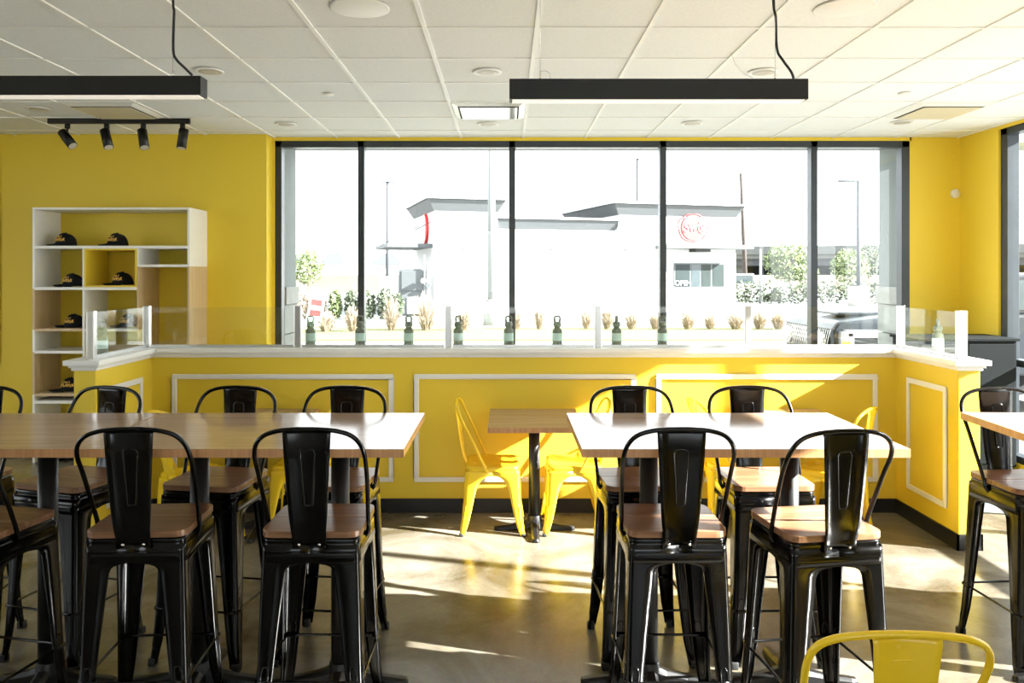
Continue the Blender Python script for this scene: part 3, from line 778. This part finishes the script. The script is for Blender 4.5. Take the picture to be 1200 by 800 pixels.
def make_cafe():
    t = thing('cafe_table', '', 'table')
    tabletop(.305, .35, .75).build('tabletop', [M['table_edge'], M['table_top']], t)
    col = MB().cyl((0, 0, .09), (0, 0, .715), .038, seg=28).build('leg', M['iron'], t)
    MB().cbox(0, 0, .7125, .22, .22, .010).build('top_plate', M['iron'], col)
    cross_base(col, M['iron'], 0, 0, .27)
    return t
cf = make_cafe()
for i, (x, l) in enumerate(((.19, 'low wood cafe table against the half wall between two yellow chairs'), (-1.64, 'low cafe table against the half wall at left, mostly hidden behind the bar table'), (1.92, 'low cafe table against the half wall at right, in bright sun'))):
    clone(cf, i == 0, l, (x, 5.245, 0), 0, 'low cafe tables along the half wall')

# ------------------------------------------------------------------ outdoors
GZ = -.10
o = MB().box(-90, 90, 7.85, 200, GZ-.2, GZ).build('ground_outside', M['concrete_out']); struct(o)
o = MB().box(XR+.17, 90, -60, 7.85, GZ-.2, GZ).build('pavement_side', M['concrete_out']); struct(o)
o = MB().box(-90, XL-.17, -60, 7.85, GZ-.2, GZ).box(XL-.17, XR+.17, -60, YF-.17, GZ-.2, GZ).build('pavement_rear', M['concrete_out']); struct(o)
# piers, overhang
def gp(px, Y): return (px-593)*Y/915
struct(MB().box(-2.9, 6.2, YB+.16, 8.35, 3.03, 3.35).box(XR+.16, 4.98, -4, YB+.16, 3.10, 3.35).build('roof_overhang', M['pier']))
def pier(x0, x1, y0, y1, lab):
    t = thing('stone_pier', lab, 'pier', ((x0+x1)/2, (y0+y1)/2, GZ)); hx, hy = (x1-x0)/2, (y1-y0)/2
    MB().box(-hx, hx, -hy, hy, 1.68, 3.12).build('shaft', M['pier'], t)
    MB().box(-hx-.03, hx+.03, -hy-.02, hy+.03, 1.50, 1.68).build('capping', M['stone'], t, bevel=.008)
    b = MB(); z = 0
    for k in range(5):
        b.box(-hx-.01, hx+.01, -hy-.01, hy+.01, z+.004, z+.296); z += .3
    b.build('stone_base', M['stone'], t, bevel=.004)
pier(-2.62, gp(341, 8.0)-.03, 7.86, 8.3, 'grey green pier outside the left edge of the big window')
pier(gp(1030, 8.3), 4.5, 7.86, 8.3, 'pale stone pier outside the right edge of the big window')
# lawn
struct(MB().box(-14, 9.5, 21.0, 26.2, GZ, GZ+.03).build('lawn', M['lawn']))
struct(MB().box(-40, 40, 75, 150, GZ, GZ+1.6).build('field', M['field']))

def tuft(px, Y, h, wd, lab, rnd, grp='dry ornamental grasses outside', m='dry', name='ornamental_grass', cat='shrub'):
    b = MB()
    for k in range(420):
        a = rnd.uniform(0, 2*PI); th_ = R(78)*rnd.random()**.75; L_ = h*rnd.uniform(.65, 1.05)*(1-.30*th_/1.4); k_ = min(1.4, .62*wd/h)
        c_, s_ = math.cos(a), math.sin(a); r = rnd.uniform(0, .16)*wd
        p0 = Vector((r*c_, r*s_, 0)); p2 = p0+Vector((c_*math.sin(th_)*L_*k_, s_*math.sin(th_)*L_*k_, math.cos(th_)*L_+.08*h)); p1 = p0.lerp(p2, .45)+Vector((0, 0, .14*h))
        q = a+rnd.uniform(0, PI); n_ = Vector((math.cos(q), math.sin(q), 0))*.006
        b.loft([[p0-n_, p0+n_], [p1-n_, p1+n_], [p2-n_*1.2, p2+n_*1.2]], False, False, False)
    o = b.build(name, M[m], loc=((px-593)*Y/915, Y, GZ+.02)); tag(o, lab, cat, grp)
rnd = random.Random(11)
TU = [(382, 24, .62, .75, 'low dry grass tuft behind the first bottle'), (413, 24, .75, .6, 'dry grass tuft at the first mullion'), (459, 24.5, 1.0, .6, 'tall pale grass tuft left of the third bottle'), (500, 24.5, 1.15, .9, 'tallest wide pale grass tuft before the drive-in tower'),
      (544, 24.5, .75, .55, 'grass tuft behind the fourth bottle'), (606, 25, .62, .4, 'slim grass tuft right of the centre mullion'), (632, 25, .75, .4, 'upright grass tuft left of the sixth bottle'), (687, 25, .6, .4, 'small grass tuft left of the centre right post'),
      (712, 25, .65, .5, 'grass tuft just right of the centre right post'), (740, 25, .55, .5, 'grass tuft left of the right-centre mullion'), (768, 25, .55, .5, 'grass tuft touching the right-centre mullion'),
      (806, 25, .6, .6, 'round grass tuft under the OPEN window, left'), (832, 25, .5, .5, 'round grass tuft under the OPEN window, right'), (862, 25, .6, .7, 'grass tuft just left of the post before the pickup'), (890, 25, .6, .6, 'grass tuft just right of the post before the pickup'), (912, 25, .55, .6, 'grass tuft left of the parked dark vehicle')]
for px, Y, h, wd, l in TU: tuft(px, Y, h, wd, l, rnd)

def leaves(b, c, rx, ry, rz_, n, s, rnd, mi=0):
    b.mi = mi
    for k in range(n):
        while True:
            p = Vector((rnd.uniform(-1, 1), rnd.uniform(-1, 1), rnd.uniform(-1, 1)))
            if .3 < p.length < 1: break
        q = Vector(c)+Vector((p.x*rx, p.y*ry, p.z*rz_))
        u = Vector((rnd.gauss(0, 1), rnd.gauss(0, 1), rnd.gauss(0, 1))).normalized(); v = u.orthogonal().normalized()
        ss = s*rnd.uniform(.6, 1.3)
        b.f([b.v(q-u*ss), b.v(q+v*ss*.5), b.v(q+u*ss), b.v(q-v*ss*.5)])
def bush(px, Y, h, wd, lab, m='leaf', n=420):
    b = MB(); leaves(b, (0, 0, h*.5), wd/2, wd/2, h*.55, n, .09, rnd)
    b.mi = 1
    for k in range(5): b.tube([(0, 0, 0), (rnd.uniform(-.1,.1)*wd, rnd.uniform(-.1,.1)*wd, h*.3), (rnd.uniform(-.3,.3)*wd, rnd.uniform(-.3,.3)*wd, h*.8)], .012, 5)
    o = b.build('shrub', [M[m], M['bark']], loc=((px-593)*Y/915, Y, GZ)); tag(o, lab, 'shrub', 'leafy shrubs outside')
for px, Y, h, wd, l, m in ((352, 31, 1.0, .65, 'pale shrub at the left pier', 'dry'), (373, 31, 1.3, .7, 'pale yellow shrub right of the sandwich board', 'dry'), (393, 31, 1.1, .55, 'yellow green shrub left of the first mullion', 'leaf2'),
        (412, 31, 1.2, .6, 'dark shrub touching the first mullion on its left', 'leaf'), (431, 31, 1.1, .65, 'dark shrub just right of the first mullion', 'leaf'), (451, 31, 1.2, .7, 'olive shrub before the grey outdoor cabinet', 'leaf'), (464, 32, 1.0, .7, 'small green shrub beside the grey outdoor cabinet', 'leaf')):
    bush(px, Y, h, wd, l, m)
def tree(px, Y, h, cr, lab, m='leaf2', n=900, base=GZ, cz=.66):
    t = thing('tree', lab, 'tree', ((px-593)*Y/915, Y, base), 0, 'young trees outside')
    b = MB(); leaves(b, (0, 0, h*cz), cr, cr, h*(1-cz), n, cr*.11, rnd); b.build('crown', M[m], t)
    b = MB(); b.cyl((0, 0, 0), (0, 0, h*.7), cr*.05, cr*.025, 8)
    for k in range(6):
        a = k*1.1; b.tube([(0, 0, h*(.4+.04*k)), (cr*.5*math.cos(a), cr*.5*math.sin(a), h*(.6+.04*k))], cr*.015, 5)
    b.build('trunk', M['bark'], t)
tree(361, 48, 3.3, 1.0, 'young round tree in the field left of the drive-in', base=GZ)
tree(925, 52, 3.9, 1.7, 'wide pale tree left of the right mullion', base=GZ)
tree(996, 50, 3.4, 1.25, 'round yellow green tree beside the light pole', base=GZ)
tree(946, 54, 2.8, .8, 'narrow tree close to the right mullion', base=GZ)
tree(1018, 60, 4.2, 1.2, 'dark tree under the overpass by the stone pier', 'leaf', base=GZ)
b = MB()
for k in range(14): leaves(b, (-5.2+k*.8, .6, .6), .6, .6, .7, 170, .13, rnd)
o = b.build('hedge', M['leaf'], loc=(gp(945, 46), 46, GZ+.1)); tag(o, 'low green hedge beneath the overpass', 'hedge')

# light poles
def pole(px, Y, ytop, ybase, r, lab, m, arm=None, base=None, lean=0):
    x = (px-593)*Y/915; zt = H+(320-ytop)*Y/915
    t = thing('light_pole', lab, 'pole', (x, Y, GZ), 0, 'tall poles outside')
    MB().cyl((0, 0, 0), (lean, 0, zt-GZ), r, r*.75, 12).build('shaft', M[m], t)
    if arm:
        for s in arm: MB().cbox(lean+s*.55, 0, zt-GZ, 1.0, .28, .10).build('lamp_head', M[m], t, bevel=.02)
    if base:
        MB().cyl((0, 0, 0), (0, 0, base[1]), base[0], base[0], 20).build('concrete_footing', M['stone'], t)
        MB().cyl((0, 0, base[1]), (0, 0, base[1]+.08), base[0]*.75, base[0]*.6, 16).build('base_plate', M[m], t)
pole(454, 60, 213, 335, .14, 'slim grey light pole left of the drive-in tower', 'pole', (0.15,))
pole(576, 27.5, 150, 385, .16, 'thick white pole on a concrete footing in front of the building', 'pole_w', None, (.30, .82))
pole(747, 75, 186, 300, .16, 'grey light pole with two heads behind the right roof', 'pole', (-.8, .8))
pole(874, 60, 203, 325, .18, 'brown timber utility pole right of the building', 'timber', None, None, -.35)
pole(1006, 43, 212, 340, .12, 'pale light pole with one arm before the stone pier', 'pole', (-1.1,), (.55, 1.1))
pole(891, 46.5, 292, 345, .07, 'short white pole behind the pickup', 'pole_w')
pole(375, 120, 258, 310, .10, 'thin distant pole above the far house roofs', 'pole')

# drive-in building (rotated)
A = R(16)
bd = thing('drive_in_building', 'white drive-in building with grey cornices, canopies and an OPEN window', 'building', (-3.12, 34, GZ), A)
HT, HM = 5.06-GZ, 4.27-GZ
MB().box(0, 2.85, 0, 5.5, 0, HT-.25).build('left_tower', M['stucco'], bd)
MB().box(2.85, 8.71, .25, 9, 0, HM-.25).build('middle_wall', M['stucco'], bd)
MB().box(8.71, 14.9, 0, 6.5, 0, HT-.35).build('right_tower', M['stucco'], bd)
def cornice(x0, x1, y0, y1, zt, hh=.62, e=.38):
    b = MB(); rr = []
    for ee, z in ((.02, zt-hh), (e*.8, zt-.14), (e*.8, zt-.12), (e, zt-.12), (e, zt)):
        rr.append([(x0-ee, y0-ee, z), (x1+ee, y0-ee, z), (x1+ee, y1+ee, z), (x0-ee, y1+ee, z)])
    b.loft(rr, True, True); b.build('cornice', M['cornice'], bd)
    MB().box(x0-e-.03, x1+e+.03, y0-e-.03, y1+e+.03, zt-.10, zt-.02).build('cornice_cap', M['stucco'], bd)
cornice(0, 2.85, 0, 5.5, HT); cornice(2.95, 8.6, .25, 9, HM, .55, .3); cornice(8.71, 14.9, 0, 6.5, HT)
MB().box(-2.0, 0, .4, 4.8, 2.95, 3.12).build('side_canopy', M['cornice'], bd, bevel=.01)
for yy_ in (.8, 4.2): MB().cyl((-1.9, yy_, 3.12), (0, yy_, 4.1), .02, seg=6).build('canopy_rod', M['cornice'], bd)
sd = MB().cyl((-.001, 2.0, 3.85), (-.12, 2.0, 3.85), .66, seg=32).build('round_side_sign', M['stucco'], bd)
b = MB(); o_ = [(-.13, 2.0-.70*math.cos(a), 3.85+.70*math.sin(a)) for a in [R(-78+156*i/20) for i in range(21)]]; i_ = [(-.13, 2.0-.42*math.cos(a)+.05, 3.85+.66*math.sin(a)) for a in [R(-78+156*i/20) for i in range(21)]]
b.loft([o_, i_, [(0, y, z) for _, y, z in i_], [(0, y, z) for _, y, z in o_], o_], False, False); b.build('red_crescent', M['red'], sd)
MB().box(10.6, 15.2, -1.1, 0, 2.97, 3.15).build('front_canopy', M['cornice'], bd, bevel=.01)
for xx in (5.4, 9.0): MB().box(xx, xx+.55, -.18, .24 if xx < 8 else 0, 2.85, 2.98).build('wall_lamp', M['out_grey'], bd, bevel=.01)
MB().box(1.25, 1.8, -.18, 0, 2.8, 2.93).build('wall_lamp', M['out_grey'], bd, bevel=.01)
MB().box(12.2, 13.0, -.9, -.3, 2.82, 2.96).build('canopy_heater', M['iron'], bd)
wnd = MB().box(11.55, 14.3, -.05, .02, 1.12, 2.30)
wn = wnd.build('window_frame', M['out_grey'], bd)
for k, (a, c) in enumerate(((11.63, 12.38), (12.46, 12.93), (13.0, 13.5), (13.6, 14.22))): MB().box(a, c, -.065, -.05, 1.18, 2.24).build('pane', M['shop_glass'] if k != 1 else M['dark_glass'], wn)
def text_mesh(txt, size, m, parent, loc, name, rot=(R(90), 0, 0), shear=0, depth=.01):
    cu = bpy.data.curves.new('t', 'FONT'); cu.body = txt; cu.size = size; cu.extrude = depth; cu.align_x = 'CENTER'; cu.align_y = 'CENTER'; cu.shear = shear
    ob = bpy.data.objects.new('t', cu); COL.objects.link(ob)
    me = bpy.data.meshes.new_from_object(ob.evaluated_get(bpy.context.evaluated_depsgraph_get()))
    bpy.data.objects.remove(ob)
    me.materials.clear(); me.materials.append(m)
    o = bpy.data.objects.new(name, me); COL.objects.link(o); o.parent = parent; o.location = loc; o.rotation_euler = rot
    return o
text_mesh('OPEN', .34, M['stucco'], bd, (12.0, -.085, 1.34), 'open_lettering')
sg = MB(); sg.cyl((12.55, 0, 4.0), (12.55, -.10, 4.0), .62, seg=40)
sign = sg.build('round_logo_sign', M['pink'], bd)
b = MB(); b.tube([(12.55+.80*math.cos(a)*(1+.06*math.sin(5*a)), -.06, 4.0+.66*math.sin(a)) for a in [2*PI*i/60 for i in range(60)]], .035, 6, closed=True); b.build('sign_outline', M['pink'], sign)
text_mesh('Swig', .62, M['stucco'], sign, (12.55, -.12, 4.03), 'sign_lettering', (R(90), R(-8), 0), .3, .015)

# grey outdoor cabinet and bits beside the tower
t = thing('outdoor_cabinet', 'tall grey metal cabinet with louvres beside the drive-in tower', 'cabinet', (gp(487, 33.2), 33.2, GZ))
MB().box(-.72, .5, 0, .9, 0, 2.0).build('body', M['out_grey'], t, bevel=.02)
MB().box(-.60, .42, -.03, 0, 1.08, 1.92).build('door', M['out_grey'], t, bevel=.01); MB().box(-.60, .42, -.03, 0, .08, 1.02).build('door', M['out_grey'], t, bevel=.01)
MB().box(-.35, .35, -.06, -.03, .1, .80).build('white_notice_board', M['white'], t)
o = MB().box(-.65, .65, -.05, .05, 0, 1.7).build('white_screen_wall', M['stucco'], loc=(gp(461, 36), 36, GZ)); tag(o, 'low white screen wall left of the grey outdoor cabinet', 'wall')
t = thing('utility_riser', 'cluster of pale pipes and meters on the tower side wall', 'pipes', (gp(500, 33.1), 33.1, GZ))
for k, dx in enumerate((-.1, .02, .13)): MB().cyl((dx, 0, 0), (dx, 0, 2.6-.3*k), .03, seg=8).build('pipe', M['pole_w'] if k != 1 else M['out_grey'], t)
MB().cyl((-.12, -.05, 1.5), (-.12, -.17, 1.5), .13, seg=16).build('meter', M['pole_w'], t); MB().cyl((.08, -.05, 1.3), (.08, -.15, 1.3), .10, seg=16).build('meter', M['out_grey'], t)

# sandwich board
t = thing('sandwich_board', 'leaning menu board with coloured pictures outside the left window', 'sign', (gp(367, 26), 26, GZ), R(10))
m_ = MB(); m_.M = Matrix.Rotation(R(8), 4, 'Y'); m_.box(-.25, .25, -.02, .02, .05, 1.15); m_.build('panel', M['mint'], t)
m_ = MB(); m_.M = Matrix.Rotation(R(8), 4, 'Y'); m_.box(-.18, .18, -.03, -.021, .75, .95); m_.box(-.18, .18, -.03, -.021, .4, .6); m_.build('picture', M['pink'], t)
MB().box(-.22, .30, -.15, .15, 0, .05).build('base', M['iron'], t)

# overpass and far houses
t = thing('overpass', 'long grey concrete highway overpass on the horizon at right', 'bridge', (40, 88, GZ), R(-17))
MB().box(-45, 45, 0, 9, 3.5, 4.3).build('deck', M['deck'], t); MB().box(-45, 45, -.3, 0, 4.0, 4.95).build('parapet', M['deck'], t)
MB().box(-45, 45, .3, 8.5, 2.7, 3.5).build('girder', M['deck_dark'], t)
for k in range(7): MB().box(-38+k*12, -36.6+k*12, 1, 8, 0, 2.7).build('column', M['deck'], t)
MB().box(-45, 45, 8.6, 9.2, 0, 2.7).build('abutment', M['deck_dark'], t)
GH = 'far houses on the horizon'
for i, (px, Y, w_, l) in enumerate(((350, 150, 4.5, 'far house roof at the left pier'), (387, 150, 5, 'far house roof right of the young tree'), (452, 155, 5.5, 'far low roof just right of the first mullion'))):
    t = thing('house', l, 'house', (gp(px, Y), Y, GZ+1.2), 0, GH)
    MB().box(-w_/2, w_/2, 0, 8, 0, 2.4).build('wall', M['stucco'], t)
    b = MB(); b.loft([[(-w_/2-.4, -.4, 2.4), (w_/2+.4, -.4, 2.4), (w_/2+.4, 8.4, 2.4), (-w_/2-.4, 8.4, 2.4)], [(-w_/5, 3.9, 4.6), (w_/5, 3.9, 4.6), (w_/5, 4.1, 4.6), (-w_/5, 4.1, 4.6)]], True, True); b.build('roof', M['roof'], t)

# vehicles
def wheel(parent, x, y, r, sgn):
    w_ = MB(); w_.cyl((x, y-.11, r), (x, y+.11, r), r, seg=28); o = w_.build('wheel', M['tyre'], parent, bevel=.02)
    MB().cyl((x, y+sgn*.112, r), (x, y+sgn*.125, r), r*.62, seg=20).build('hubcap', M['chrome'], o)
def side_body(parent, name, prof, hw, m, bevel=.04):
    b = MB(); b.loft([[(x, -hw, z) for x, z in prof], [(x, hw, z) for x, z in prof]], True, True); return b.build(name, m, parent, bevel=bevel)
pk = thing('pickup_truck', 'white pickup truck parked right of the drive-in building', 'vehicle', (gp(872, 50), 50, GZ), R(180))
side_body(pk, 'body', [(-2.6, .45), (2.6, .45), (2.65, .95), (1.5, 1.12), (1.3, 1.12), (-2.65, 1.1)], .95, M['car_white'])
side_body(pk, 'cab', [(-.55, 1.08), (1.45, 1.08), (.85, 1.78), (-.35, 1.8)], .85, M['car_white'])
side_body(pk, 'cab_window', [(-.38, 1.16), (1.15, 1.16), (.75, 1.68), (-.28, 1.70)], .86, M['dark_glass'], .01)
for x in (-1.7, 1.75):
    for s in (-1, 1): wheel(pk, x, s*.86, .40, s)
sv = thing('off_road_vehicle', 'dark off-road vehicle with round lamp and mesh grille parked close outside the window', 'vehicle', (6.15, 10.85, GZ), R(180))
# faces local +X => world -X ; local y side -> world -y
side_body(sv, 'lower_body', [(-2.2, .50), (1.75, .50), (1.95, .62), (1.97, 1.10), (1.90, 1.20), (1.2, 1.27), (.55, 1.30), (-2.2, 1.28)], .86, M['car_blue'])
side_body(sv, 'cabin', [(-2.15, 1.26), (.55, 1.28), (.15, 1.80), (-2.05, 1.84)], .80, M['car_blue'])
side_body(sv, 'side_window', [(-1.95, 1.34), (.38, 1.34), (.08, 1.72), (-1.9, 1.75)], .81, M['dark_glass'], .01)
g = MB(); g.box(1.965, 1.99, -.70, .70, .72, 1.10); gr = g.build('grille', M['iron'], sv)
g = MB()
for k in range(-11, 12):
    for s in (-1, 1):
        pts = [(1.995, k*.06, .73), (1.995, k*.06+s*.18, 1.09)]
        g.tube(pts, .006, 4)
g.build('grille_mesh', M['chrome'], gr)
for s in (-1, 1):
    hl = MB().cyl((1.96, s*.58, .93), (2.03, s*.58, .93), .115, seg=24).build('headlamp', M['chrome'], sv)
    MB().cyl((2.03, s*.58, .93), (2.045, s*.58, .93), .09, .05, seg=24).build('headlamp_lens', M['plastic'], hl)
    f_ = MB(); f_.box(.75, 1.85, s*.86, s*1.0, 1.0, 1.10); f_.box(1.75, 1.9, s*.80, s*1.0, .62, 1.08); f_.box(.65, .8, s*.86, s*1.0, .5, 1.06); f_.build('fender', M['alu'], sv, bevel=.02)
    MB().box(1.80, 1.91, s*1.001, s*1.012, .84, .96).build('marker_lamp', M['amber'], sv)
    for x in (-1.4, 1.3): wheel(sv, x, s*.84, .42, s)
MB().box(1.95, 2.2, -.85, .85, .48, .66).build('bumper', M['iron'], sv, bevel=.03)
MB().box(.75, 1.7, -.40, .40, 1.255, 1.30).build('hood_bulge', M['car_blue'], sv, bevel=.02)
